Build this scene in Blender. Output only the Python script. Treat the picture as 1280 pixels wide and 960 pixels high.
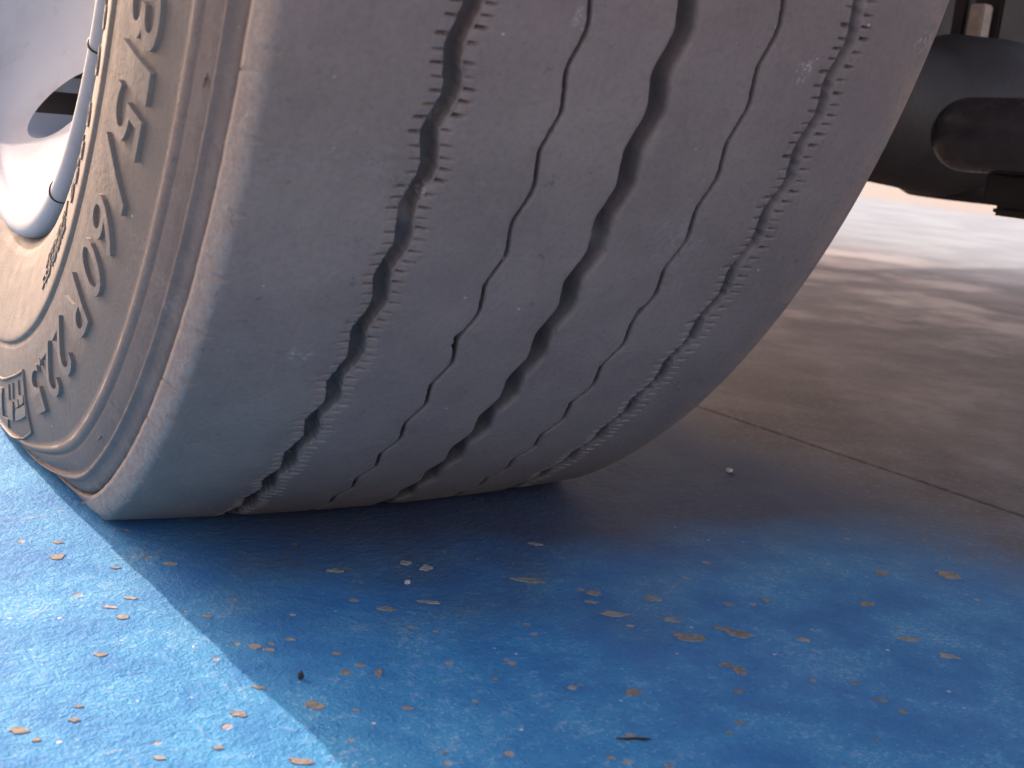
import bpy, bmesh, math, random
import numpy as np
from mathutils import Vector, Matrix, noise as mnoise

random.seed(7); rng = np.random.default_rng(7)
for o in list(bpy.data.objects): bpy.data.objects.remove(o)
scene = bpy.context.scene
COL = scene.collection
R_ = math.radians

# ------------------------------------------------------------------ camera
cd = bpy.data.cameras.new('camera'); cam = bpy.data.objects.new('camera', cd); COL.objects.link(cam)
cr = Vector((0.85291061, -0.5129347, 0.09716725)); cu = Vector((0.03457159, 0.24120968, 0.96985705)); cf = Vector((0.52091102, 0.82384214, -0.22346326))
M = Matrix((( cr.x, cu.x, -cf.x, -0.29972509), (cr.y, cu.y, -cf.y, -0.83686604), (cr.z, cu.z, -cf.z, 0.24088044), (0, 0, 0, 1)))
cam.matrix_world = M
cd.sensor_width = 36; cd.lens = 41.497; cd.clip_start = 0.02; cd.clip_end = 500
cd.dof.use_dof = True; cd.dof.focus_distance = 0.64; cd.dof.aperture_fstop = 17
scene.camera = cam

# ------------------------------------------------------------------ sky and sun
SUN_EL, SUN_AZ = R_(28), R_(-13)            # azimuth from +Y, towards +X positive
w = bpy.data.worlds.new('World'); scene.world = w; w.use_nodes = True
nt = w.node_tree; nt.nodes.clear()
sky = nt.nodes.new('ShaderNodeTexSky'); sky.sky_type = 'NISHITA'; sky.sun_disc = False
sky.sun_elevation = SUN_EL; sky.sun_rotation = SUN_AZ; sky.air_density = 1.0; sky.dust_density = 3.5; sky.ozone_density = 1.0
bg = nt.nodes.new('ShaderNodeBackground'); bg.inputs[1].default_value = 0.15
wo = nt.nodes.new('ShaderNodeOutputWorld')
nt.links.new(sky.outputs[0], bg.inputs[0]); nt.links.new(bg.outputs[0], wo.inputs[0])
sd = bpy.data.lights.new('sun', 'SUN'); sd.energy = 2.0; sd.angle = R_(0.5); sd.color = (1.0, 0.95, 0.88)
sun = bpy.data.objects.new('sun', sd); COL.objects.link(sun)
sdir = Vector((math.sin(SUN_AZ)*math.cos(SUN_EL), math.cos(SUN_AZ)*math.cos(SUN_EL), math.sin(SUN_EL)))
sun.rotation_euler = sdir.to_track_quat('Z', 'Y').to_euler(); sun.location = (0, 0, 6)

scene.render.engine = 'CYCLES'
vs = scene.view_settings; vs.view_transform = 'Standard'; vs.look = 'None'; vs.gamma = 1; vs.use_curve_mapping = False
vs.exposure = 1.45
vs.use_white_balance = True; vs.white_balance_temperature = 8300; vs.white_balance_tint = 30   # the camera was balanced for the shade

# ------------------------------------------------------------------ helpers
def link(name, me, mat=None, parent=None):
    o = bpy.data.objects.new(name, me); COL.objects.link(o)
    if mat: me.materials.append(mat)
    if parent: o.parent = parent
    return o
def tag(o, label=None, cat=None, group=None, kind=None):
    for k, v in (('label', label), ('category', cat), ('group', group), ('kind', kind)):
        if v: o[k] = v
    return o
def empty(name, loc=(0, 0, 0)):
    o = bpy.data.objects.new(name, None); o.empty_display_size = .1; o.location = loc; COL.objects.link(o); return o
def pymesh(name, v, f, smooth=True):
    me = bpy.data.meshes.new(name); me.from_pydata([tuple(map(float, p)) for p in v], [], f); me.update()
    if smooth: me.polygons.foreach_set('use_smooth', [True]*len(me.polygons))
    return me
def grid_mesh(name, P, closed_u=False, closed_v=False, uv=None, flip=False):
    nu, nv = P.shape[:2]
    me = bpy.data.meshes.new(name)
    iu = np.arange(nu if closed_u else nu-1); iv = np.arange(nv if closed_v else nv-1)
    a, b = np.meshgrid(iu, iv, indexing='ij'); a2 = (a+1) % nu; b2 = (b+1) % nv
    q = np.stack([a*nv+b, a2*nv+b, a2*nv+b2, a*nv+b2], -1).reshape(-1, 4)
    if flip: q = q[:, ::-1]
    n = len(q)
    me.vertices.add(nu*nv); me.vertices.foreach_set('co', P.reshape(-1).astype(np.float32))
    me.loops.add(n*4); me.loops.foreach_set('vertex_index', q.reshape(-1).astype(np.int32))
    me.polygons.add(n); me.polygons.foreach_set('loop_start', np.arange(0, n*4, 4, dtype=np.int32))
    me.polygons.foreach_set('use_smooth', np.ones(n, bool))
    if uv is not None:
        l = me.uv_layers.new(name='UVMap'); l.data.foreach_set('uv', uv.reshape(-1, 2)[q.reshape(-1)].reshape(-1).astype(np.float32))
    me.update(calc_edges=True); me.validate()
    return me
def bevel_box(name, lo, hi, mat, parent, bev=.004, rz=0.0, seg=2):
    bm = bmesh.new(); bmesh.ops.create_cube(bm, size=1)
    for v in bm.verts: v.co = Vector([lo[i]+(v.co[i]+.5)*(hi[i]-lo[i]) for i in range(3)])
    if bev: bmesh.ops.bevel(bm, geom=bm.edges[:]+bm.verts[:], offset=bev, segments=seg, affect='EDGES')
    if rz: bmesh.ops.rotate(bm, verts=bm.verts, cent=(0, 0, 0), matrix=Matrix.Rotation(rz, 3, 'Z'))
    me = bpy.data.meshes.new(name); bm.to_mesh(me); bm.free()
    return link(name, me, mat, parent)
def tube(pts, rad, n=16, caps=True):
    pts = [Vector(p) for p in pts]; V = []; F = []
    for i, p in enumerate(pts):
        d = (pts[min(i+1, len(pts)-1)]-pts[max(i-1, 0)]).normalized()
        a = d.cross(Vector((0, 0, 1))) if abs(d.z) < .9 else d.cross(Vector((1, 0, 0)))
        a.normalize(); b = d.cross(a)
        r = rad[i] if hasattr(rad, '__len__') else rad
        for k in range(n):
            t = 2*math.pi*k/n; V.append(p+a*r*math.cos(t)+b*r*math.sin(t))
    for i in range(len(pts)-1):
        for k in range(n):
            F.append((i*n+k, i*n+(k+1) % n, (i+1)*n+(k+1) % n, (i+1)*n+k))
    if caps: F.append(tuple(range(n-1, -1, -1))); F.append(tuple((len(pts)-1)*n+k for k in range(n)))
    return V, F

# ------------------------------------------------------------------ material helpers
class NB:
    def __init__(s, name):
        s.m = bpy.data.materials.new(name); s.m.use_nodes = True; s.t = s.m.node_tree; s.t.nodes.clear()
        s.out = s.n('ShaderNodeOutputMaterial'); s.b = s.n('ShaderNodeBsdfPrincipled'); s.l(s.b.outputs[0], s.out.inputs[0])
        s.tc = s.n('ShaderNodeTexCoord')
    def n(s, t, **k):
        x = s.t.nodes.new(t)
        for a, v in k.items(): setattr(x, a, v)
        return x
    def l(s, a, b): s.t.links.new(a, b)
    def setv(s, sock, v):
        if isinstance(v, bpy.types.NodeSocket): s.l(v, sock)
        else: sock.default_value = v
    def math(s, op, a, b=0.0, c=0.0, clamp=False):
        x = s.n('ShaderNodeMath', operation=op, use_clamp=clamp)
        s.setv(x.inputs[0], a); s.setv(x.inputs[1], b); s.setv(x.inputs[2], c); return x.outputs[0]
    def noise(s, vec, scale, detail=4, rough=.55, dist=0.0):
        x = s.n('ShaderNodeTexNoise'); s.setv(x.inputs['Vector'], vec); x.inputs['Scale'].default_value = scale
        x.inputs['Detail'].default_value = detail; x.inputs['Roughness'].default_value = rough; x.inputs['Distortion'].default_value = dist
        return x.outputs[0]
    def voro(s, vec, scale, feature='F1', rnd=1.0):
        x = s.n('ShaderNodeTexVoronoi', feature=feature); s.setv(x.inputs['Vector'], vec); x.inputs['Scale'].default_value = scale
        x.inputs['Randomness'].default_value = rnd; return x
    def ramp(s, f, stops, interp='LINEAR'):
        x = s.n('ShaderNodeValToRGB'); x.color_ramp.interpolation = interp; e = x.color_ramp.elements
        while len(e) < len(stops): e.new(.5)
        for i, (p, c) in enumerate(stops):
            e[i].position = p; e[i].color = (c, c, c, 1) if not hasattr(c, '__len__') else (*c, 1)
        s.setv(x.inputs[0], f); return x.outputs[0]
    def sm(s, v, a, b, lo=0.0, hi=1.0):
        x = s.n('ShaderNodeMapRange', interpolation_type='SMOOTHSTEP'); s.setv(x.inputs[0], v)
        x.inputs[1].default_value = a; x.inputs[2].default_value = b; x.inputs[3].default_value = lo; x.inputs[4].default_value = hi
        return x.outputs[0]
    def mix(s, f, a, b, mode='MIX'):
        x = s.n('ShaderNodeMix', data_type='RGBA', blend_type=mode); s.setv(x.inputs[0], f)
        for i, v in ((6, a), (7, b)):
            s.setv(x.inputs[i], (*v, 1) if hasattr(v, '__len__') and len(v) == 3 else v)
        return x.outputs[2]
    def mapv(s, vec, scale=(1, 1, 1), rot=(0, 0, 0), loc=(0, 0, 0)):
        x = s.n('ShaderNodeMapping'); s.l(vec, x.inputs[0]); x.inputs['Scale'].default_value = scale
        x.inputs['Rotation'].default_value = rot; x.inputs['Location'].default_value = loc; return x.outputs[0]
    def bump(s, h, dist, strength=1.0, normal=None):
        x = s.n('ShaderNodeBump'); s.l(h, x.inputs['Height']); x.inputs['Distance'].default_value = dist; x.inputs['Strength'].default_value = strength
        if normal is not None: s.l(normal, x.inputs['Normal'])
        return x.outputs[0]
    def done(s, color=None, rough=None, normal=None, metal=None, spec=None):
        for k, v in (('Base Color', color), ('Roughness', rough), ('Metallic', metal), ('Specular IOR Level', spec)):
            if v is not None: s.setv(s.b.inputs[k], (*v, 1) if hasattr(v, '__len__') and len(v) == 3 else v)
        if normal is not None: s.l(normal, s.b.inputs['Normal'])
        return s.m

H = 0.4299; RC = 0.4843; DROP = 0.0077; WL = 0.1622; WR = 0.1495; RRIM = 0.2985

# ------------------------------------------------------------------ materials
def mat_rubber(raised=False):
    b = NB('raised_rubber' if raised else 'tyre_rubber'); P = b.tc.outputs['Object']
    xyz = b.n('ShaderNodeSeparateXYZ'); b.l(P, xyz.inputs[0])
    dz = b.math('SUBTRACT', xyz.outputs[2], H)
    r = b.math('SQRT', b.math('ADD', b.math('MULTIPLY', xyz.outputs[1], xyz.outputs[1]), b.math('MULTIPLY', dz, dz)))
    n1 = b.noise(P, 9, 5, .6); n2 = b.noise(P, 60, 5, .65); n3 = b.noise(P, 420, 3, .6)
    # dusty sidewall, by real position on the tyre
    side = b.math('MULTIPLY', b.sm(r, .442, .425), b.sm(xyz.outputs[0], -.150, -.162))
    dustn = b.sm(b.math('ADD', n1, b.math('MULTIPLY', n2, .35)), .42, .9)
    base = b.mix(dustn, (.186, .145, .136), (.256, .204, .187))
    base = b.mix(b.math('MULTIPLY', b.sm(n2, .52, .75), .35), base, (.16, .15, .15))
    inner = b.sm(r, .41, .36)
    sd = b.mix(inner, (.138, .134, .132), (.196, .184, .170))
    sd = b.mix(b.sm(n2, .38, .68), sd, b.mix(.5, sd, (.17, .15, .14)))
    f = b.math('MULTIPLY', side, b.sm(b.math('ADD', n1, b.math('MULTIPLY', n2, .4)), .30, .72, .72, 1.0))
    col = b.mix(f, base, sd)
    band = b.math('MULTIPLY', b.math('MULTIPLY', b.sm(r, .436, .438), b.sm(r, .4640, .4625)), b.sm(xyz.outputs[0], -.150, -.157))
    col = b.mix(b.math('MULTIPLY', band, .7), col, b.mix(b.sm(n2, .4, .7), (.105, .100, .104), (.145, .138, .140)))   # cleaner smooth rubber, darkened to paint in the band's shade
    # pale scraped shoulder strip
    strip = b.math('MULTIPLY', b.math('MULTIPLY', b.sm(r, .4625, .4655), b.sm(r, .4795, .4772)), b.sm(xyz.outputs[0], -.1555, -.1590))
    stn = b.sm(b.noise(b.mapv(P, (1, 1, 1)), 150, 5, .7), .36, .62)
    col = b.mix(b.math('MULTIPLY', strip, b.math('MULTIPLY_ADD', stn, .45, .25)), col, (.24, .24, .243))
    # dried earth on the inboard shoulder, brightened to paint in warm bounce light
    inb = b.math('MULTIPLY', b.sm(xyz.outputs[0], .128, .152), b.sm(b.noise(P, 38, 5, .65), .35, .62))
    col = b.mix(b.math('MULTIPLY', inb, .85), col, (.34, .225, .165))
    wa = b.n('ShaderNodeAttribute', attribute_name='wear_shade')
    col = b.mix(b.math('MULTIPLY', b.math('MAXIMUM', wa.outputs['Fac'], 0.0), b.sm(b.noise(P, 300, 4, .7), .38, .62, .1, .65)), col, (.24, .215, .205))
    col = b.mix(b.math('MULTIPLY', b.math('MULTIPLY', wa.outputs['Fac'], -1.0, clamp=True), .55), col, (.060, .047, .050))   # unscuffed black rubber plus recess shade painted inside the grooves
    # scuffs: small pale scraped marks
    vs_ = b.voro(b.mapv(P, (1, 1, 1)), 26)
    spot = b.math('MULTIPLY', b.sm(vs_.outputs['Distance'], .20, .06), b.sm(b.noise(P, 330, 4, .75), .50, .62))
    pick = b.n('ShaderNodeSeparateColor'); b.l(vs_.outputs['Color'], pick.inputs[0])
    spot = b.math('MULTIPLY', spot, b.sm(pick.outputs[0], .48, .60))
    col = b.mix(b.math('MULTIPLY', spot, .85), col, (.40, .38, .39))
    gr = b.voro(P, 170); pk2 = b.n('ShaderNodeSeparateColor'); b.l(gr.outputs['Color'], pk2.inputs[0])
    grit = b.math('MULTIPLY', b.sm(gr.outputs['Distance'], .16, .08), b.sm(pk2.outputs[0], .965, .975))
    col = b.mix(b.math('MULTIPLY', grit, .8), col, (.45, .42, .40))
    sm_ = b.math('MULTIPLY', b.sm(b.noise(P, 16, 5, .7), .56, .72), b.sm(n3, .35, .65))
    col = b.mix(b.math('MULTIPLY', sm_, .30), col, (.30, .285, .29))
    dkp = b.math('MULTIPLY', b.sm(b.noise(P, 130, 4, .7), .36, .28), .5)
    col = b.mix(dkp, col, (.055, .05, .052))
    col = b.mix(b.math('MULTIPLY', b.sm(n3, .54, .36), .15), col, (.085, .068, .068))
    col = b.mix(b.math('MULTIPLY', b.sm(n3, .60, .74), .12), col, (.34, .31, .30))
    # fine scratches along the roll
    uv = b.tc.outputs['UV']
    sc = b.noise(b.mapv(uv, (25, 420, 1)), 1, 3, .6)
    sc2 = b.noise(b.mapv(uv, (240, 60, 1), (0, 0, .5)), 1, 3, .6)
    col = b.mix(b.math('MULTIPLY', b.sm(sc, .60, .75), .12), col, (.3, .28, .28))
    if raised: col = b.mix(.42, col, (.24, .222, .207))      # rubbed faces of the moulded characters
    # relief
    hat = b.n('ShaderNodeTexWave', wave_type='BANDS', bands_direction='DIAGONAL'); b.l(b.mapv(uv, (1, .55, 0)), hat.inputs['Vector'])
    hat.inputs['Scale'].default_value = 360; hat.inputs['Distortion'].default_value = .3; hat.inputs['Detail'].default_value = 1
    hz = b.math('MULTIPLY', b.math('MULTIPLY', side, b.sm(r, .397, .404)), b.sm(xyz.outputs[1], -.26, -.34))
    hz = b.math('MULTIPLY', hz, b.sm(n1, .3, .55))
    h = b.math('ADD', b.math('MULTIPLY', n3, .5), b.math('MULTIPLY', n2, .6))
    h = b.math('ADD', h, b.math('MULTIPLY', b.math('MULTIPLY', hat.outputs[1], hz), .45))
    h = b.math('ADD', h, b.math('MULTIPLY', sc2, .25))
    h = b.math('ADD', h, b.math('MULTIPLY', b.math('MULTIPLY', strip, b.noise(P, 240, 4, .7)), 1.2))
    nrm = b.bump(h, .0009, .7)
    return b.done(col, b.sm(n2, .3, .8, .62, .82), nrm, spec=.32)
RUB = mat_rubber(); RUBR = mat_rubber(True)

def mat_ground():
    b = NB('painted_concrete'); P = b.tc.outputs['Object']
    xyz = b.n('ShaderNodeSeparateXYZ'); b.l(P, xyz.outputs and xyz.inputs[0])
    xp = xyz.outputs[0]
    nb = b.noise(P, 4.5, 4, .62); nm = b.noise(P, 22, 4, .65); nf = b.noise(P, 160, 4, .7); nff = b.noise(P, 520, 3, .6)
    # where the blue coat has survived
    edge = b.math('ADD', xp, b.math('MULTIPLY', b.math('SUBTRACT', nb, .5), -.34))
    edge = b.math('ADD', edge, b.math('MULTIPLY', b.math('SUBTRACT', nf, .5), .10))
    paint = b.sm(edge, .43, .24)
    blue = b.mix(b.sm(nm, .3, .7), (.010, .205, .47), (.018, .330, .60))
    blue = b.mix(b.math('MULTIPLY', b.sm(nb, .45, .72), .20), blue, (.14, .30, .60))
    # aggregate worn through the coat
    ag = b.sm(b.math('ADD', nf, b.math('MULTIPLY', b.math('SUBTRACT', nm, .5), .55)), .55, .70)
    blue = b.mix(b.math('MULTIPLY', ag, .42), blue, (.26, .46, .66))
    ag2 = b.sm(b.math('ADD', nff, b.math('MULTIPLY', b.math('SUBTRACT', nm, .5), .4)), .60, .72)
    blue = b.mix(b.math('MULTIPLY', ag2, .50), blue, (.42, .58, .70))
    dk = b.sm(nff, .42, .30); blue = b.mix(b.math('MULTIPLY', dk, .55), blue, (.008, .10, .34))
    # bare flecks
    v = b.voro(b.mapv(P, (1, 1, 1)), 75); pk = b.n('ShaderNodeSeparateColor'); b.l(v.outputs['Color'], pk.inputs[0])
    fl = b.math('MULTIPLY', b.sm(b.math('ADD', v.outputs['Distance'], b.math('MULTIPLY', nf, .25)), .33, .24), b.sm(pk.outputs[0], .86, .88))
    blue = b.mix(b.math('MULTIPLY', fl, .85), blue, (.40, .35, .30))
    v2 = b.voro(P, 150); pk2 = b.n('ShaderNodeSeparateColor'); b.l(v2.outputs['Color'], pk2.inputs[0])
    fl2 = b.math('MULTIPLY', b.sm(b.math('ADD', v2.outputs['Distance'], b.math('MULTIPLY', nff, .3)), .34, .24), b.sm(pk2.outputs[0], .95, .96))
    blue = b.mix(b.math('MULTIPLY', fl2, .9), blue, (.62, .62, .62))
    con = b.mix(b.sm(nb, .35, .68), (.100, .090, .097), (.215, .198, .203))
    con = b.mix(b.math('MULTIPLY', b.sm(nm, .40, .62), .45), con, (.11, .09, .09))
    con = b.mix(b.math('MULTIPLY', b.sm(nf, .45, .75), .4), con, (.38, .34, .32))
    con = b.mix(b.math('MULTIPLY', b.math('MULTIPLY', b.sm(b.noise(P, 2.6, 5, .6), .47, .62), b.sm(xp, .6, 1.0)), .75), con, (.46, .42, .40))   # pale patches: sun through gaps painted into the concrete colour
    far = b.sm(xp, 1.4, 2.4); con = b.mix(far, con, b.mix(b.sm(nb, .35, .7), (.23, .29, .33), (.30, .37, .41)))
    far2 = b.sm(b.math('ADD', xp, b.math('MULTIPLY', nb, .6)), 4.3, 4.9); con = b.mix(far2, con, (.32, .31, .275))
    far3 = b.math('MAXIMUM', b.sm(b.math('ADD', xp, b.math('MULTIPLY', nb, .3)), -.22, -.34), b.sm(b.math('ADD', xyz.outputs[1], b.math('MULTIPLY', nb, .3)), -.98, -1.05)); paint = b.math('MULTIPLY', paint, b.math('SUBTRACT', 1.0, far3)); con = b.mix(far3, con, (.50, .42, .32))
    scr = b.noise(b.mapv(P, (7, 90, 1), (0, 0, .9)), 1, 3, .6); scr2 = b.noise(b.mapv(P, (60, 5, 1), (0, 0, .35)), 1, 3, .6)
    sc_ = b.math('MULTIPLY', b.math('MAXIMUM', b.sm(scr, .66, .74), b.sm(scr2, .68, .76)), b.sm(nf, .42, .62))
    blue = b.mix(b.math('MULTIPLY', sc_, .55), blue, (.40, .42, .48))
    # greasy brown grime, deepened to paint the tyre's contact shade into the floor
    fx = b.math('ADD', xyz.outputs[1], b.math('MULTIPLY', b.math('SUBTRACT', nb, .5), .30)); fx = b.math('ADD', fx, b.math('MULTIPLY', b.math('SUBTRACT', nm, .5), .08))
    film_shade = b.math('MULTIPLY', b.sm(fx, -.44, -.27), b.sm(b.math('ADD', xp, b.math('MULTIPLY', nm, .1)), -.13, .0))
    blue = b.mix(b.math('MULTIPLY', film_shade, .84), blue, (.066, .048, .060))
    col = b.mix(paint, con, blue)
    h = b.math('ADD', b.math('MULTIPLY', nf, 1.0), b.math('MULTIPLY', nff, .35))
    h = b.math('SUBTRACT', h, b.math('MULTIPLY', fl, .25))
    nrm = b.bump(h, .0020, .75)
    return b.done(col, b.sm(nf, .3, .75, .62, .85), nrm, spec=.22)
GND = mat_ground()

def mat_simple(name, col, rough, metal=0.0, var=.25, scale=40, bump=.0004, spec=.5):
    b = NB(name); P = b.tc.outputs['Object']; n = b.noise(P, scale, 5, .6)
    c2 = tuple(max(0, c*(1-var)) for c in col)
    nrm = b.bump(b.noise(P, scale*6, 4, .6), bump, .6)
    return b.done(b.mix(b.sm(n, .3, .7), c2, col), b.sm(n, .3, .7, max(0.03, rough-.08), rough+.08), nrm, metal, spec)
def mat_chip():
    b = NB('bare_concrete'); P = b.tc.outputs['Object']
    n = b.noise(P, 260, 5, .7); m = b.noise(P, 18, 2, .5)
    c = b.mix(b.sm(n, .3, .7), (.20, .180, .155), (.36, .325, .280)); c = b.mix(b.math('MULTIPLY', b.sm(m, .5, .7), .4), c, (.60, .55, .48))
    return b.done(c, .85, b.bump(b.noise(P, 500, 4, .7), .001, .8), spec=.3)
CHIP = mat_chip()
def mat_alloy():
    b = NB('silver_wheel_paint'); P = b.tc.outputs['Object']
    n = b.noise(P, 14, 5, .6); f = b.noise(P, 200, 4, .6); g_ = b.noise(P, 45, 5, .7)
    c = b.mix(b.sm(n, .4, .75), (.33, .385, .45), (.29, .33, .38))
    c = b.mix(b.math('MULTIPLY', b.sm(g_, .55, .75), .45), c, (.26, .23, .19))          # brake dust
    return b.done(c, b.math('ADD', b.sm(n, .3, .8, .46, .56), b.math('MULTIPLY', f, .1)), b.bump(f, .0003, .3), .0, .12)
ALLOY = mat_alloy()
DARK = mat_simple('grimy_black_steel', (.048, .037, .036), .62, 0, .4, 18, .0012, .35)
GLOSS = mat_simple('gloss_black_enamel', (.095, .085, .092), .26, 0, .4, 22, .0003, .5)
PALE = mat_simple('pale_gap_fill', (.50, .40, .34), .6, 0, .3, 60)
BODY = mat_simple('body_paint', (.62, .63, .64), .35, 0, .06, 3)
MARK = mat_simple('black_marker', (.02, .02, .022), .5)
PEB = mat_simple('dark_stone', (.035, .032, .032), .7, 0, .4, 300)
PEBW = mat_simple('pale_stone', (.55, .52, .48), .7, 0, .3, 300)

# ------------------------------------------------------------------ ground
PHI = R_(7.5)
def rot2(x, y): return x*math.cos(PHI)-y*math.sin(PHI), x*math.sin(PHI)+y*math.cos(PHI)
JX = 0.3865
prof = [(-90, 0)]
for j in (JX-3.6, JX, JX+3.4, JX+6.8):
    prof += [(j-.0030, 0), (j-.0017, -.0008), (j-.0009, -.006), (j+.0009, -.006), (j+.0017, -.0008), (j+.0030, 0)]
prof.append((90, 0))
ys = [-90, -3]+list(np.arange(-1.2, 1.8, .012))+[4, 90]
Pg = np.zeros((len(ys), len(prof), 3))
for i, y in enumerate(ys):
    for k, (x, z) in enumerate(prof):
        jx = 0 if k in (0, len(prof)-1) else (.0010*mnoise.noise((0, y*14, 1.3))+.0004*mnoise.noise((x*3+k*.8, y*90, 5.1)))
        Pg[i, k] = (*rot2(x+jx, y), z)
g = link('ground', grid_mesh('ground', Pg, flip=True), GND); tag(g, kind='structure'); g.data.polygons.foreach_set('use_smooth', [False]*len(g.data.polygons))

# bare patches where the coat has flaked: x, y, width, depth in mm
CH = [(-0.1878,-0.2482,7.1,8.4),(-0.1745,-0.3279,6.5,5.4),(-0.1659,-0.3085,5.7,3.5),(-0.1645,-0.2699,4.8,3.2),(-0.1917,-0.3614,5.1,4.7),(-0.2128,-0.4118,4.1,4.2),(-0.2084,-0.4025,3.7,2.4),(-0.232,-0.4126,7.5,5.5),(-0.2274,-0.4216,3.5,3.2),(-0.1536,-0.4294,6.3,4.9),(-0.1898,-0.4497,4.4,3.1),(-0.1393,-0.4119,5.6,3.0),(-0.1683,-0.4505,3.6,3.5),(-0.1289,-0.3754,5.4,6.1),(-0.124,-0.3811,4.9,3.4),(-0.121,-0.3759,3.1,3.0),(-0.1115,-0.3739,4.2,3.0),(-0.1232,-0.4335,7.0,8.1),(-0.1439,-0.4704,9.1,4.3),(-0.1387,-0.3392,4.5,3.3),(-0.184,-0.2278,6.1,3.6),(-0.1377,-0.2721,8.6,4.7),(-0.1012,-0.3499,3.3,2.2),(-0.1772,-0.3155,6.6,2.8),(-0.0614,-0.3064,9.1,4.7),(-0.0562,-0.3582,8.6,5.2),(-0.0325,-0.3574,10.1,3.6),(-0.0969,-0.3941,5.0,2.9),(-0.1007,-0.4115,4.8,5.0),(-0.0921,-0.4078,5.4,3.8),(-0.0892,-0.449,4.1,2.9),(-0.0873,-0.4169,3.2,9.2),(-0.0912,-0.4847,2.7,1.8),(-0.06,-0.4536,3.2,2.1),(-0.042,-0.4394,3.3,2.3),(0.0314,-0.3492,17.9,6.9),(0.0555,-0.3743,8.9,6.7),(0.048,-0.3839,5.4,3.9),(0.0504,-0.4004,13.2,7.5),(0.05,-0.4147,3.9,2.4),(0.0008,-0.3962,3.5,3.5),(-0.0135,-0.3172,6.8,10.5),(-0.0139,-0.4586,4.7,4.6),(0.0089,-0.4718,8.0,7.9),(-0.0316,-0.5122,3.6,2.6),(-0.1093,-0.4431,2.6,2.0),(0.0636,-0.3042,7.5,4.9),(-0.0443,-0.3882,2.4,2.7),(-0.0214,-0.3074,5.4,7.1),(0.0824,-0.391,8.4,7.4),(0.1182,-0.4105,6.4,4.8),(0.1422,-0.4134,5.0,4.3),(0.0753,-0.4167,7.5,5.6),(0.0701,-0.435,15.6,9.4),(0.0943,-0.433,9.4,5.6),(0.0981,-0.441,13.3,8.6),(0.1256,-0.4574,7.6,5.6),(0.1806,-0.4764,13.0,5.9),(0.1847,-0.498,9.7,5.7),(0.1945,-0.436,9.6,6.7),(0.0681,-0.4659,6.8,4.3),(0.0706,-0.4726,5.6,10.6),(0.0559,-0.4882,4.7,3.9),(0.1155,-0.5016,5.0,3.2),(0.0973,-0.4928,3.0,3.2),(0.1135,-0.5184,5.4,3.1),(0.037,-0.5105,5.1,3.1),(-0.0131,-0.5254,3.7,2.6),(0.2411,-0.4049,9.9,8.7),(0.2806,-0.4213,15.2,18.0),(0.1152,-0.5298,3.6,4.0),(0.0839,-0.5429,2.3,1.8),(0.0272,-0.515,2.8,2.1)]
VA = math.atan2(-.51, .853)                    # the patches stretch roughly along this direction
for i, (x, y, a, d) in enumerate(CH):
    n = 30; V = []; s = i*7.31
    for k in range(n):
        t = 2*math.pi*k/n
        q = .95+.55*mnoise.noise((math.cos(t)*1.2+s, math.sin(t)*1.2, s))+.30*mnoise.noise((math.cos(t)*2.6, math.sin(t)*2.6+s, 2))+.12*mnoise.noise((math.cos(t)*7, math.sin(t)*7+s, 6))
        ex, ey = a/2000*q*math.cos(t), d/2500*q*math.sin(t)
        V.append((x+ex*math.cos(VA)-ey*math.sin(VA), y+ex*math.sin(VA)+ey*math.cos(VA)))
    vv = [(px, py, .0004) for px, py in V]+[(x+(px-x)*1.05, y+(py-y)*1.05, -.0003) for px, py in V]
    F = [tuple(range(n))]+[(k, n+k, n+(k+1) % n, (k+1) % n) for k in range(n)]
    link('paint_chip', pymesh('paint_chip', vv, F, False), CHIP, g)

def pebble(name, x, y, size, mat, label, squash=.75, seed=0):
    bm = bmesh.new(); bmesh.ops.create_icosphere(bm, subdivisions=3, radius=1)
    for v in bm.verts:
        q = 1+.28*mnoise.noise(v.co*1.2+Vector((seed, 0, 0)))+.12*mnoise.noise(v.co*3.1+Vector((0, seed, 0)))
        v.co = Vector((v.co.x*size[0]*q, v.co.y*size[1]*q, v.co.z*size[2]*q))
    z = min(v.co.z for v in bm.verts)
    for v in bm.verts: v.co.z -= z+.0002
    me = bpy.data.meshes.new(name); bm.to_mesh(me); bm.free()
    me.polygons.foreach_set('use_smooth', [True]*len(me.polygons))
    o = link(name, me, mat); o.location = (x, y, 0); tag(o, label, 'pebble'); return o
pebble('pebble', -.1206, -.4105, (.0013, .0013, .0019), PEB, 'tiny black pebble upright on blue paint beside the shadow edge', seed=3)
pebble('pebble', -.0328, -.3334, (.0017, .0015, .0012), PEBW, 'tiny pale pebble on dark blue paint in front of the tyre', seed=5)
pebble('pebble', .2853, -.2201, (.0026, .0022, .0016), PEBW, 'small pale pebble in dark shade between the tyre and the floor joint', seed=9)
# a dark crumb of dirt
tw = tube([(-.0217, -.5017, .0008), (-.0180, -.5046, .0012), (-.0145, -.5048, .0009), (-.011, -.5070, .0010), (-.0085, -.5072, .0007)], [.0003, .0006, .0005, .0006, .0003], 8)
tag(link('twig', pymesh('twig', *tw), PEB), 'thin dark twig lying on the blue painted floor', 'twig')

# ------------------------------------------------------------------ wheel
wheel = empty('mounted_tyre'); tag(wheel, 'worn truck tyre with wavy tread grooves on a silver rim', 'tyre')

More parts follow.
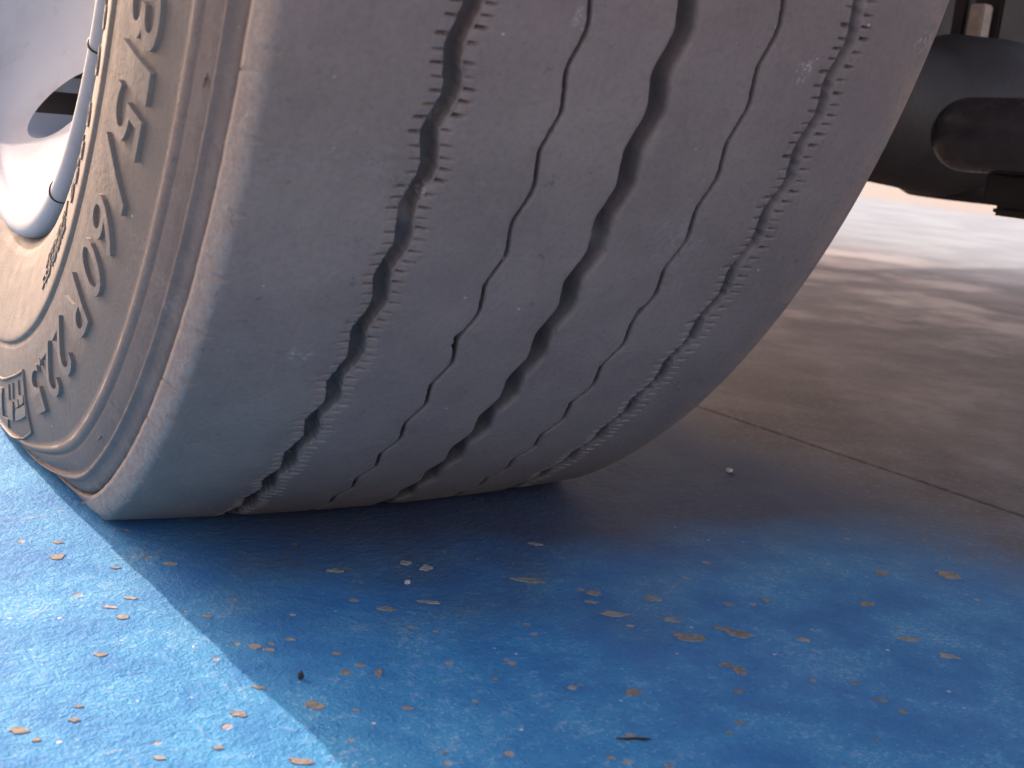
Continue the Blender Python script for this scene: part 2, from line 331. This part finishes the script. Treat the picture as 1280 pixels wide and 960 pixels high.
def limit(th):
    c = np.cos(th); return np.where(c > .05, (H-.0004)/np.maximum(c, .05), 9.0)
def softmin(a, b, k=.0035):
    m = np.minimum(a, b); return m-k*np.log(np.exp(-(a-m)/k)+np.exp(-(b-m)/k))
RS = RC-DROP
def place(th, r, x):
    """undeformed sidewall point -> loaded tyre"""
    rs = np.minimum(softmin(np.full_like(th, RS), limit(th), .006), RS); s = (rs-RRIM)/(RS-RRIM)
    u = np.clip((r-RRIM)/(RS-RRIM), 0, 1)
    r2 = np.where(r > RRIM, r-(RS-rs)*u**6, r)
    r2 = np.minimum(r2, softmin(r2, limit(th)-.0003, .002))
    bul = .15*(RS-rs)*np.sin(u**2.5*math.pi)
    x2 = x+np.sign(x)*bul
    return np.stack([x2, -r2*np.sin(th), H-r2*np.cos(th)], -1)

fine = np.radians(np.arange(14, 84, .047)); coarse = np.radians(np.concatenate([np.arange(84, 360, .6), np.arange(0, 14, .35)]))
TH = np.concatenate([fine, coarse]); nT = len(TH); THd = np.degrees(TH)

def n1(th, f, seed, amp):       # cheap 1-D smooth noise, periodic enough
    rr = np.random.default_rng(seed); out = 0*th
    for k in range(7): out = out+rr.normal()*np.sin(th*f*(.5+k*.27)+rr.uniform(0, 6.28))
    return amp*out/2.6
def wave(d, ph): 
    t = 2*np.pi*(d-ph)/4.0; return .00160*(np.cos(t)+.06*np.cos(3*t))
SIPE = .66
def sipe(d, off, jit):
    d = d+n1(np.radians(d), 70, int(jit*10)+5, .10)
    u = (d-off)/SIPE; k = np.floor(u+.5); fr = np.abs(u-k)*SIPE*RC*math.pi/180   # metres from the slit
    st = np.clip(.62+.45*np.sin(k*2.1+jit)*np.sin(k*.77+jit*2)+.2*np.sin(k*5.3), .1, 1)
    return np.clip(1-(fr/(.0006+.0004*st))**2, 0, 1)*(.35+.65*st), st
# (centre, width, depth, phase, sipe length, right bevel)
GRV = [(-.0921, .0084, .0100, 63.65, .0046, .0018), (-.0440, .0026, .0060, 63.2, 0, .0006), (.0003, .0112, .0135, 63.65, 0, .0036),
       (.0474, .0032, .0055, 64.5, 0, .0010), (.0919, .0082, .0058, 64.4, .0050, .0046)]
cols = []     # (x, depth)
def rib(xa, xb, n):
    for k in range(1, n):
        f = k/n; cols.append((xa+(xb-xa)*f, np.zeros(nT)+n1(TH, 60, 40+len(cols) % 9, .00008)))
xprev = np.full(nT, -.1566); cols.append((xprev, np.zeros(nT)))
for gi, (cx, wd, dp, ph, sl, bev) in enumerate(GRV):
    ctr = cx+wave(THd, ph)+n1(TH, 60, gi, .00018)
    # the groove is shallower at the wear bars
    dep = dp*(1-.45*np.exp(-(((THd-60.6+gi*.4+30) % 60-30)/.9)**2))
    xl = ctr-wd/2+n1(TH, 300, 11+gi, .00022 if gi in (0, 4) else .00009)+(n1(TH, 1500, 61+gi, .00012) if gi == 3 else 0)
    xr = ctr+wd/2+n1(TH, 300, 21+gi, .00022 if gi in (0, 4) else .00009)
    if gi in (1, 3):     # crumbled lips here and there
        xl = xl-.0016*np.exp(-((THd-52.4-gi)/.35)**2)-.0011*np.exp(-((THd-55.7+gi*3)/.25)**2); dep = dep+.0015*np.exp(-((THd-52.4)/.3)**2)
    if sl:
        sv, st = sipe(THd, .1+gi*.13, gi*1.7); sr, st2 = sipe(THd, .36+gi*.2, 2+gi*1.1)
        first = xl-sl*1.25
        rib(xprev, first, 22)
        for f in (0, .12, .26, .40, .55, .70, .84, .94):
            reach = np.clip((f-.25*(1-st))/.22, 0, 1)
            cols.append((first+(xl-.0003-first)*f, .0030*sv*reach*min(1, f*4)+.0011*f**2.0*(.5+.5*st)))
    else:
        first = xl-.0022; rib(xprev, first, 14); cols.append((first, np.zeros(nT))); cols.append((xl-.0009, np.zeros(nT)+.0001))
    lip = .0007 if sl else .0003
    cols.append((xl, np.zeros(nT)+lip)); cols.append((xl+.0004, dep*.45)); cols.append((xl+.0007, dep*.9))
    cols.append((xl+wd*.28, dep)); cols.append((xl+(wd-bev)*.62, dep*.98+n1(TH, 40, 31+gi, .0002)))
    cols.append((xr-bev, dep*.93)); cols.append((xr-bev*.66, dep*.6)); cols.append((xr-bev*.3, dep*.25)); cols.append((xr, np.zeros(nT)+lip))
    if sl:
        last = xr+sl*1.25
        for f in (.06, .16, .30, .45, .60, .74, .88):
            g_ = 1-f; reach = np.clip((g_-.25*(1-st2))/.22, 0, 1)
            cols.append((xr+(last-xr)*f, .0030*sr*reach*min(1, g_*4)+.0011*g_**2.0*(.5+.5*st2)))
        cols.append((last, np.zeros(nT)))
    else:
        cols.append((xr+.0008, np.zeros(nT)+.0001)); last = xr+.0022; cols.append((last, np.zeros(nT)))
    xprev = last
rib(xprev, np.full(nT, .1465), 26); cols.append((np.full(nT, .1465), np.zeros(nT)))

def refine(prof, step=.0020):
    out = [prof[0]]
    for a, b in zip(prof[:-1], prof[1:]):
        L = math.hypot(b[0]-a[0], b[1]-a[1]); n = max(1, int(L/step))
        for k in range(1, n+1): out.append((a[0]+(b[0]-a[0])*k/n, a[1]+(b[1]-a[1])*k/n))
    return out
LEFT = [(.2940, -.155), (.298, -.162), (.303, -.1672), (.31, -.1712), (.32, -.1748), (.33, -.1776), (.34, -.180), (.35, -.1820), (.3590, -.1838), (.3632, -.1842), (.3639, -.1838), (.3643, -.1822), (.3652, -.1818), (.3660, -.1824), (.3672, -.1830),
        (.375, -.1826), (.385, -.1816), (.40, -.1797), (.41, -.1777), (.42, -.1752), (.428, -.1730), (.4312, -.1720), (.4318, -.1730), (.4335, -.1734), (.4358, -.1724), (.4366, -.1712), (.4371, -.1700), (.4380, -.1706),
        (.444, -.1684), (.4498, -.1656), (.4506, -.1662), (.4513, -.1678), (.4524, -.1684), (.4535, -.1678), (.4543, -.1660), (.4550, -.1654), (.458, -.1640), (.4610, -.1626), (.4616, -.1612), (.4620, -.1588), (.4626, -.1588), (.4631, -.1614), (.4638, -.1636),
        (.4660, -.1630), (.470, -.1616), (.4735, -.1602), (.4757, -.1588), (.4765, -.1578)]
LEFT = refine(LEFT, .0017)
RIGHT = [(.4757, .1485), (.474, .1500), (.470, .1515), (.46, .1545), (.44, .160), (.42, .166), (.40, .170), (.38, .172), (.36, .172), (.34, .170), (.32, .165), (.305, .158), (.294, .150)]
RIGHT = refine(RIGHT, .004)
PITS = [(68.2, .4765), (64.2, .476), (60.4, .4762), (56.6, .4758), (52.8, .476), (49.0, .4758), (45.4, .476), (41.3, .4758), (37.4, .4755), (33.6, .4755), (29.7, .475), (71.9, .476)]
SLIT = [(66.6, .463, .4705), (47.2, .463, .4745), (43.1, .463, .4745), (33.0, .4585, .4625), (39.0, .4385, .4495)]
GP = []; UV = []
arc = 0; last = None
for (r, x) in LEFT:
    rr = np.full(nT, r); xx = np.full(nT, x)
    if .44 < r < .4766 and x < -.158:
        xx = xx+n1(TH, 130, int(r*9000) % 50, .00012)
    if .4614 < r < .4634:   # ragged mould line
        rr = rr+n1(TH, 300, 3, .00018); xx = xx+n1(TH, 160, 5, .0004)
    for pd, pr in PITS:
        dd = ((THd-pd+180) % 360-180)*math.pi/180*.476
        xx = xx+.0022*np.exp(-((dd/.0011)**2+((r-pr)/.0013)**2))
    for sdg, ra, rb in SLIT:
        if ra <= r <= rb:
            dd = ((THd-sdg-(r-ra)*60+180) % 360-180)*math.pi/180*.47; xx = xx+.0009*np.exp(-(dd/.0004)**2)
    GP.append(place(TH, rr, xx)); arc += 0 if last is None else math.hypot(r-last[0], x-last[1]); last = (r, x)
    UV.append(np.stack([TH*.4, np.full(nT, arc)], -1))
for (x, d) in cols:
    r = RC-DROP*(np.abs(x)/WL)**2
    r = np.minimum(softmin(r, limit(TH)), r)-d
    GP.append(np.stack([x, -r*np.sin(TH), H-r*np.cos(TH)], -1))
    UV.append(np.stack([TH*.4, arc+x+.162], -1))
arc += .325; last = None
for (r, x) in RIGHT:
    GP.append(place(TH, np.full(nT, r), np.full(nT, x))); arc += 0 if last is None else math.hypot(r-last[0], x-last[1]); last = (r, x)
    UV.append(np.stack([TH*.4, np.full(nT, arc)], -1))
GP = np.stack(GP, 1); UV = np.stack(UV, 1)
tyre_me = None
tyre = link('tyre_casing', grid_mesh('tyre_casing', GP, closed_u=True, uv=UV, flip=False), RUB, wheel)
wear_shade = np.zeros(GP.shape[:2], np.float32)
for k, (x, d) in enumerate(cols): wear_shade[:, len(LEFT)+k] = np.where(d < .0013, np.clip((d-.00012)/.0007, 0, 1), -np.clip((d-.0013)/.0020, 0, 1))  # positive: worn lips; negative: deep grooves that take painted recess shade
at = tyre.data.attributes.new('wear_shade', 'FLOAT', 'POINT'); at.data.foreach_set('value', wear_shade.reshape(-1))


# ---- raised characters on the sidewall: each one a piece of its own
LR = np.array([p[0] for p in LEFT]); LX = np.array([p[1] for p in LEFT])
def skin(thd, r, up):
    th = np.radians(np.asarray(thd, float)); r = np.asarray(r, float)
    x = np.interp(r, LR, LX)-up
    return place(th, r, x)
def warp(me, th0, r0, up, tops_out=True):
    """flat mesh (x = reading direction, y = up the letter, z = relief 0..1) onto the sidewall; reading runs clockwise, so theta falls"""
    n = len(me.vertices); co = np.empty(n*3, np.float32); me.vertices.foreach_get('co', co); co = co.reshape(-1, 3)
    P = skin(th0-np.degrees(co[:, 0]/.398), r0+co[:, 1], np.where(co[:, 2] > .5, up, -.0006))
    me.vertices.foreach_set('co', P.astype(np.float32).reshape(-1)); me.update()
def glyph(ch, h, wdt, embolden, inset=0.0):
    c = bpy.data.curves.new('g', 'FONT'); c.body = ch; c.size = 1; c.extrude = 0; c.offset = embolden; c.resolution_u = 5; c.fill_mode = 'NONE'
    o = bpy.data.objects.new('g', c); COL.objects.link(o)
    dg = bpy.context.evaluated_depsgraph_get(); me0 = bpy.data.meshes.new_from_object(o.evaluated_get(dg))
    bpy.data.objects.remove(o); bpy.data.curves.remove(c)
    bm = bmesh.new(); bm.from_mesh(me0); bpy.data.meshes.remove(me0)
    bmesh.ops.remove_doubles(bm, verts=bm.verts, dist=1e-5)
    xs = [v.co.x for v in bm.verts]; ys_ = [v.co.y for v in bm.verts]
    x0, x1, y0, y1 = min(xs), max(xs), min(ys_), max(ys_)
    for v in bm.verts: v.co = Vector(((v.co.x-(x0+x1)/2)/(x1-x0)*wdt, (v.co.y-y0)/(y1-y0)*h, 0))
    for e in [e for e in bm.edges if e.calc_length() > .003]:
        bmesh.ops.subdivide_edges(bm, edges=[e], cuts=int(e.calc_length()/.003))
    edges = bm.edges[:]
    bmesh.ops.triangle_fill(bm, use_beauty=True, use_dissolve=False, edges=edges)
    top = bm.verts[:]; bed = [e for e in bm.edges if len(e.link_faces) == 1]
    for v in top: v.co.z = 1
    ext = bmesh.ops.extrude_edge_only(bm, edges=bed)
    for v in [e for e in ext['geom'] if isinstance(e, bmesh.types.BMVert)]: v.co.z = 0
    bmesh.ops.recalc_face_normals(bm, faces=bm.faces)
    me = bpy.data.meshes.new('character'); bm.to_mesh(me); bm.free(); return me
def letter(ch, th0, wdeg, r0, h, up, emb=.03):
    me = glyph(ch, h, math.radians(wdeg)*.398, emb); warp(me, th0, r0, up)
    return link('raised_character', me, RUBR, tyre)
for ch, t0, wd, r0 in (('3', 65.4, 3.3, .3865), ('1', 61.9, 1.9, .386), ('5', 58.6, 3.2, .3855), ('/', 54.6, 3.0, .384), ('6', 50.0, 3.4, .383), ('0', 45.7, 3.3, .382),
                       ('R', 39.8, 4.0, .381), ('2', 33.8, 3.6, .3825), ('2', 28.7, 3.5, .383), ('.', 26.0, .8, .3835), ('5', 23.2, 3.2, .3845)):
    letter(ch, t0, wd*1.06, r0-.0005, .0275 if ch != '.' else .005, .0020, .075)
for ch, t0, wd in (('9', 69, 1.9), ('8', 64.6, 1.9), ('8', 61.0, 1.9), ('0', 57.2, 2.0), ('0', 52.6, 1.7), ('9', 49.3, 1.7), ('8', 46.6, 1.7), ('0', 44.2, 1.7)):
    letter(ch, t0, wd, .3335 if t0 > 55 else .337, .0150 if t0 > 55 else .0125, .0010, .0)
for k, ch in enumerate('TUBELESS'):
    letter(ch, 40.4-k*1.55, 1.1, .3435, .0075, .0009, 0)
for k, ch in enumerate('REGROOV'):
    letter(ch, 40.0-k*1.55, 1.1, .3335, .0075, .0009, 0)

def strip_part(name, pts, wd, up, n_sub=6):
    """raised rib on the sidewall along (theta, r) points"""
    P = []
    for (a, b) in zip(pts[:-1], pts[1:]):
        for k in range(n_sub): P.append((a[0]+(b[0]-a[0])*k/n_sub, a[1]+(b[1]-a[1])*k/n_sub))
    P.append(pts[-1]); V = []; F = []
    S = .398*math.pi/180
    for i, p in enumerate(P):
        a = P[max(i-1, 0)]; c = P[min(i+1, len(P)-1)]
        d = Vector(((c[0]-a[0])*S, c[1]-a[1])).normalized(); nx, ny = -d.y, d.x
        for s, u in ((-1, -.0008), (-.8, up*.75), (-.45, up), (.45, up), (.8, up*.75), (1, -.0008)):
            V.append(skin([p[0]+nx*wd*s/S], [p[1]+ny*wd*s], np.array([u]))[0])
    for i in range(len(P)-1):
        for k in range(5): F.append((i*6+k, i*6+k+1, (i+1)*6+k+1, (i+1)*6+k))
    return link(name, pymesh(name, V, F), RUB, tyre)
# framed moulded emblem before the size marking
strip_part('emblem_frame', [(-6, .392), (3, .3905), (8.2, .389), (12.7, .3856), (18.6, .383), (18.0, .401), (17.2, .4215), (12.5, .4290), (8, .4335), (2, .4340), (-4, .4330)], .0010, .0014, 8)
def patch(name, quad, up):
    (a, b, c, d) = quad; N = 5; V = []; F = []
    for i in range(N+1):
        for j in range(N+1):
            u, v = i/N, j/N
            th = (a[0]*(1-u)+b[0]*u)*(1-v)+(d[0]*(1-u)+c[0]*u)*v; r = (a[1]*(1-u)+b[1]*u)*(1-v)+(d[1]*(1-u)+c[1]*u)*v
            V.append(skin([th], [r], np.array([up]))[0])
    for i in range(N):
        for j in range(N): F.append((i*(N+1)+j, (i+1)*(N+1)+j, (i+1)*(N+1)+j+1, i*(N+1)+j+1))
    rim_ = [(i, 0) for i in range(N)]+[(N, j) for j in range(N)]+[(i, N) for i in range(N, 0, -1)]+[(0, j) for j in range(N, 0, -1)]
    k0 = len(V); top = [i*(N+1)+j for i, j in rim_]
    for t in top: V.append(V[t]+np.array([up+.0008, 0, 0]))
    n = len(top)
    for k in range(n): F.append((top[k], k0+k, k0+(k+1) % n, top[(k+1) % n]))
    return link(name, pymesh(name, V, F, False), RUBR, tyre)
for (t0, r0), (t1, r1) in (((11.1, .391), (10.7, .4014)), ((13.2, .3896), (12.6, .400)), ((15.9, .388), (15.5, .397))): strip_part('emblem_bar', [(t0, r0), (t1, r1)], .0006, .0010, 3)
patch('emblem_block', ((9.6, .4044), (12.6, .4017), (10.9, .4162), (8.5, .4174)), .0013)
patch('emblem_block', ((13.3, .4070), (17.6, .4035), (17.0, .4107), (11.9, .4156)), .0013)
patch('emblem_block', ((13.6, .4010), (15.0, .3998), (14.8, .4045), (13.4, .4058)), .0013)
patch('emblem_block', ((15.7, .3990), (17.5, .3975), (17.2, .4022), (15.4, .4038)), .0013)
patch('emblem_block', ((5.0, .397), (7.9, .3952), (5.4, .4193), (2.6, .4200)), .0013)
patch('emblem_block', ((3.0, .4200), (8.0, .4180), (6.2, .4290), (1.5, .4290)), .0013)
# moulding nubs on the smooth band
def nub(thd, r, ln, rad):
    a = skin([thd], [r], np.array([-.0005]))[0]; b = skin([thd-.25], [r+.001], np.array([ln*.6]))[0]; c = skin([thd-.6], [r+.0016], np.array([ln]))[0]
    link('moulding_nub', pymesh('moulding_nub', *tube([a, b, c], [rad, rad*.8, rad*.35], 8)), RUB, tyre)
nub(34.5, .4440, .0022, .0007); nub(65.2, .4445, .0018, .0007); nub(14, .445, .0016, .0008)

# ---- rim: lathed polished alloy with hand holes cut through the disc
RP = [(.2960, -.150), (.2982, -.158), (.2990, -.1655), (.2986, -.1695), (.2968, -.1722), (.2940, -.1735), (.2905, -.1733), (.2872, -.1718), (.2850, -.1695), (.2838, -.1660),
      (.2825, -.1610), (.2785, -.1550), (.2720, -.1485), (.2620, -.1400), (.2500, -.1315), (.2400, -.1250), (.2280, -.1175), (.2150, -.1100), (.2000, -.1035), (.1900, -.1005), (.1700, -.0985), (.1500, -.0985), (.1405, -.0985), (.1400, -.0960)]
RB = [(.1400, -.0780), (.1700, -.0780), (.1950, -.0800), (.2150, -.0880), (.2350, -.1000), (.2500, -.1050), (.2590, -.100), (.2600, -.080), (.2600, .02), (.2620, .10), (.2760, .14), (.2850, .15), (.2960, .152), (.2960, .146), (.2850, .140), (.2700, .11), (.2680, -.09), (.2740, -.12), (.2860, -.145)]
def lathe(prof, n, ang0=0):
    th = np.linspace(0, 2*math.pi, n, endpoint=False)+ang0; P = np.zeros((n, len(prof), 3))
    for k, (r, x) in enumerate(prof): P[:, k] = np.stack([np.full(n, x), -r*np.sin(th), H-r*np.cos(th)], -1)
    return P
def smooth_prof(p, it=1):
    for _ in range(it):
        q = [p[0]]
        for a, b in zip(p[:-1], p[1:]): q += [(.75*a[0]+.25*b[0], .75*a[1]+.25*b[1]), (.25*a[0]+.75*b[0], .25*a[1]+.75*b[1])]
        p = q+[p[-1]]
    return p
rim_me = grid_mesh('rim', lathe(smooth_prof(RP, 2)+RB, 256), closed_u=True, closed_v=True)
rim = link('rim', rim_me, ALLOY, wheel)
bm = bmesh.new()
for k in range(8):
    t = R_(-23+45*k); r = .2345
    mtx = Matrix.Translation((-.13, -r*math.sin(t), H-r*math.cos(t))) @ Matrix.Rotation(t, 4, 'X') @ Matrix.Diagonal((1, 1.55, 1, 1)) @ Matrix.Rotation(math.pi/2, 4, 'Y')
    s = bmesh.ops.create_cone(bm, cap_ends=True, segments=48, radius1=.0235, radius2=.0235, depth=.12, matrix=mtx)
cm = bpy.data.meshes.new('cut'); bm.to_mesh(cm); bm.free(); cutter = bpy.data.objects.new('cut', cm); COL.objects.link(cutter)
md = rim.modifiers.new('holes', 'BOOLEAN'); md.object = cutter; md.operation = 'DIFFERENCE'; md.solver = 'EXACT'
dg = bpy.context.evaluated_depsgraph_get(); me2 = bpy.data.meshes.new_from_object(rim.evaluated_get(dg))
rim.modifiers.clear(); rim.data = me2; bpy.data.objects.remove(cutter); bpy.data.meshes.remove(cm)
for p in rim.data.polygons: p.use_smooth = True
rim.data.set_sharp_from_angle(angle=R_(35))
if not rim.data.materials: rim.data.materials.append(ALLOY)
rim.data.materials.append(DARK)
for p in rim.data.polygons:
    c = p.center
    if abs(p.normal.x) < .5 and -.165 < c.x < -.06:
        rr = math.hypot(c.y, c.z-H); tt = math.degrees(math.atan2(-c.y, H-c.z)); k = (tt+23+22.5) % 45-22.5
        e = ((math.radians(k)*.2345)/(.0235*1.55))**2+((rr-.2345)/.0235)**2
        if .6 < e < 1.5: p.material_index = 1  # hole walls coloured dark to paint in the shade inside them
# hub cover and nuts in the middle (outside the picture)
hubp = [(.1395, -.0780), (.1395, -.0970), (.120, -.1000), (.100, -.106), (.096, -.125), (.085, -.140), (.05, -.146), (.001, -.147)]
link('hub', grid_mesh('hub', lathe(hubp, 64), closed_u=True), DARK, rim)
def tick(th, ra, rb):
    pts = []
    pr = smooth_prof(RP, 2)
    sel = [(r, x) for r, x in pr if ra <= r <= rb and x < -.1605]
    for r, x in sel: t = R_(th); pts.append((x-.0004, -r*math.sin(t), H-r*math.cos(t)))
    link('marker_line', pymesh('marker_line', *tube(pts, .00055, 8)), MARK, rim)
tick(52.6, .284, .2988); tick(28.6, .284, .2988)

# ------------------------------------------------------------------ truck above and behind the wheel
truck = empty('truck'); tag(truck, 'dark greasy underside of a parked truck with axle, rod and brackets behind the tyre', 'truck')
truck.rotation_euler = (0, 0, PHI)
def T(x, y, z):       # world -> truck coordinates
    c, s = math.cos(-PHI), math.sin(-PHI); return (x*c-y*s, x*s+y*c, z)
# axle housing with its bulge
ax = [(.19, .05), (.22, .072), (.60, .075), (.74, .077), (.80, .082), (.86, .092), (.95, .097), (1.05, .094), (1.12, .083), (1.18, .077), (1.70, .075), (1.74, .05)]
V, F = tube([(x, 0, .281+(.004 if .8 < x < 1.1 else 0)) for x, _ in ax], [r for _, r in ax], 40)
link('axle_housing', pymesh('axle_housing', V, F), DARK, truck)
link('axle_flange', pymesh('axle_flange', *tube([(.945, .0, .226), (.945, .0, .196), (.945, 0, .190)], [.085, .082, .070], 32)), DARK, truck)
# rounded glossy rod alongside
a = Vector(T(.655, -.085, .262)); b_ = Vector(T(.715, -.80, .290)); d = (b_-a).normalized()
pts, rad = [], []
for k in range(9):
    t = k/8*math.pi/2; pts.append(a+d*(.0345*(1-math.cos(math.pi/2-t)*1.0)-.0345) if False else a-d*.0345*math.cos(t)); rad.append(max(.0345*math.sin(t), .0008))
pts.append(b_); rad.append(.0345)
link('radius_rod', pymesh('radius_rod', *tube(pts, rad, 40)), GLOSS, truck)
p = T(.675, -.125, 0); bevel_box('rod_clamp', (p[0]-.012, p[1]-.05, .200), (p[0]+.05, p[1]+.02, .232), DARK, truck, .004)
bevel_box('rod_clamp', (p[0]+.010, p[1]-.05, .190), (p[0]+.05, p[1]+.02, .1995), DARK, truck, .003)
# frame
bevel_box('cross_member', (.30, .55, .30), (1.80, .62, .98), DARK, truck, .006)
bevel_box('chassis_rail', (.60, -1.1, .95), (.68, 2.8, 1.22), DARK, truck, .006)
bevel_box('chassis_rail', (1.32, -1.1, .95), (1.40, 2.8, 1.22), DARK, truck, .006)
p = T(.985, .19, 0); bevel_box('gap_bar', (p[0]-.011, p[1]-.01, .330), (p[0]+.011, p[1]+.01, .428), PALE, truck, .002)['label'] = 'pale tan bar standing in for the bright gap above the dark axle'  # pale bar added in place of a bright gap past the axle
bevel_box('hanger_post', (p[0]+.014, p[1]-.02, .330), (p[0]+.034, p[1]+.02, .75), DARK, truck, .003)
bevel_box('hanger_plate', (p[0]+.016, p[1]+.03, .30), (p[0]+.35, p[1]+.05, .80), DARK, truck, .003)
bevel_box('body_floor', (-.178, -1.15, 1.24), (2.10, 2.95, 1.30), DARK, truck, .006)
bevel_box('body_shell', (-.19, -1.2, 1.303), (2.115, 3.0, 1.46), BODY, truck, .02)
# mudguard over the wheel
V, F = [], []
ang = np.radians(np.linspace(97, 262, 40))
for i, t in enumerate(ang):
    for r in (.585, .592):
        for x in (-.150, .215): V.append((x, -r*math.sin(t), .43-r*math.cos(t)))
for i in range(len(ang)-1):
    a4, b4 = i*4, (i+1)*4
    for q in ((0, 1), (1, 3), (3, 2), (2, 0)): F.append((a4+q[0], a4+q[1], b4+q[1], b4+q[0]))
F += [(0, 2, 3, 1), tuple((len(ang)-1)*4+k for k in (0, 1, 3, 2))]
link('mudguard', pymesh('mudguard', V, F, False), DARK, truck)
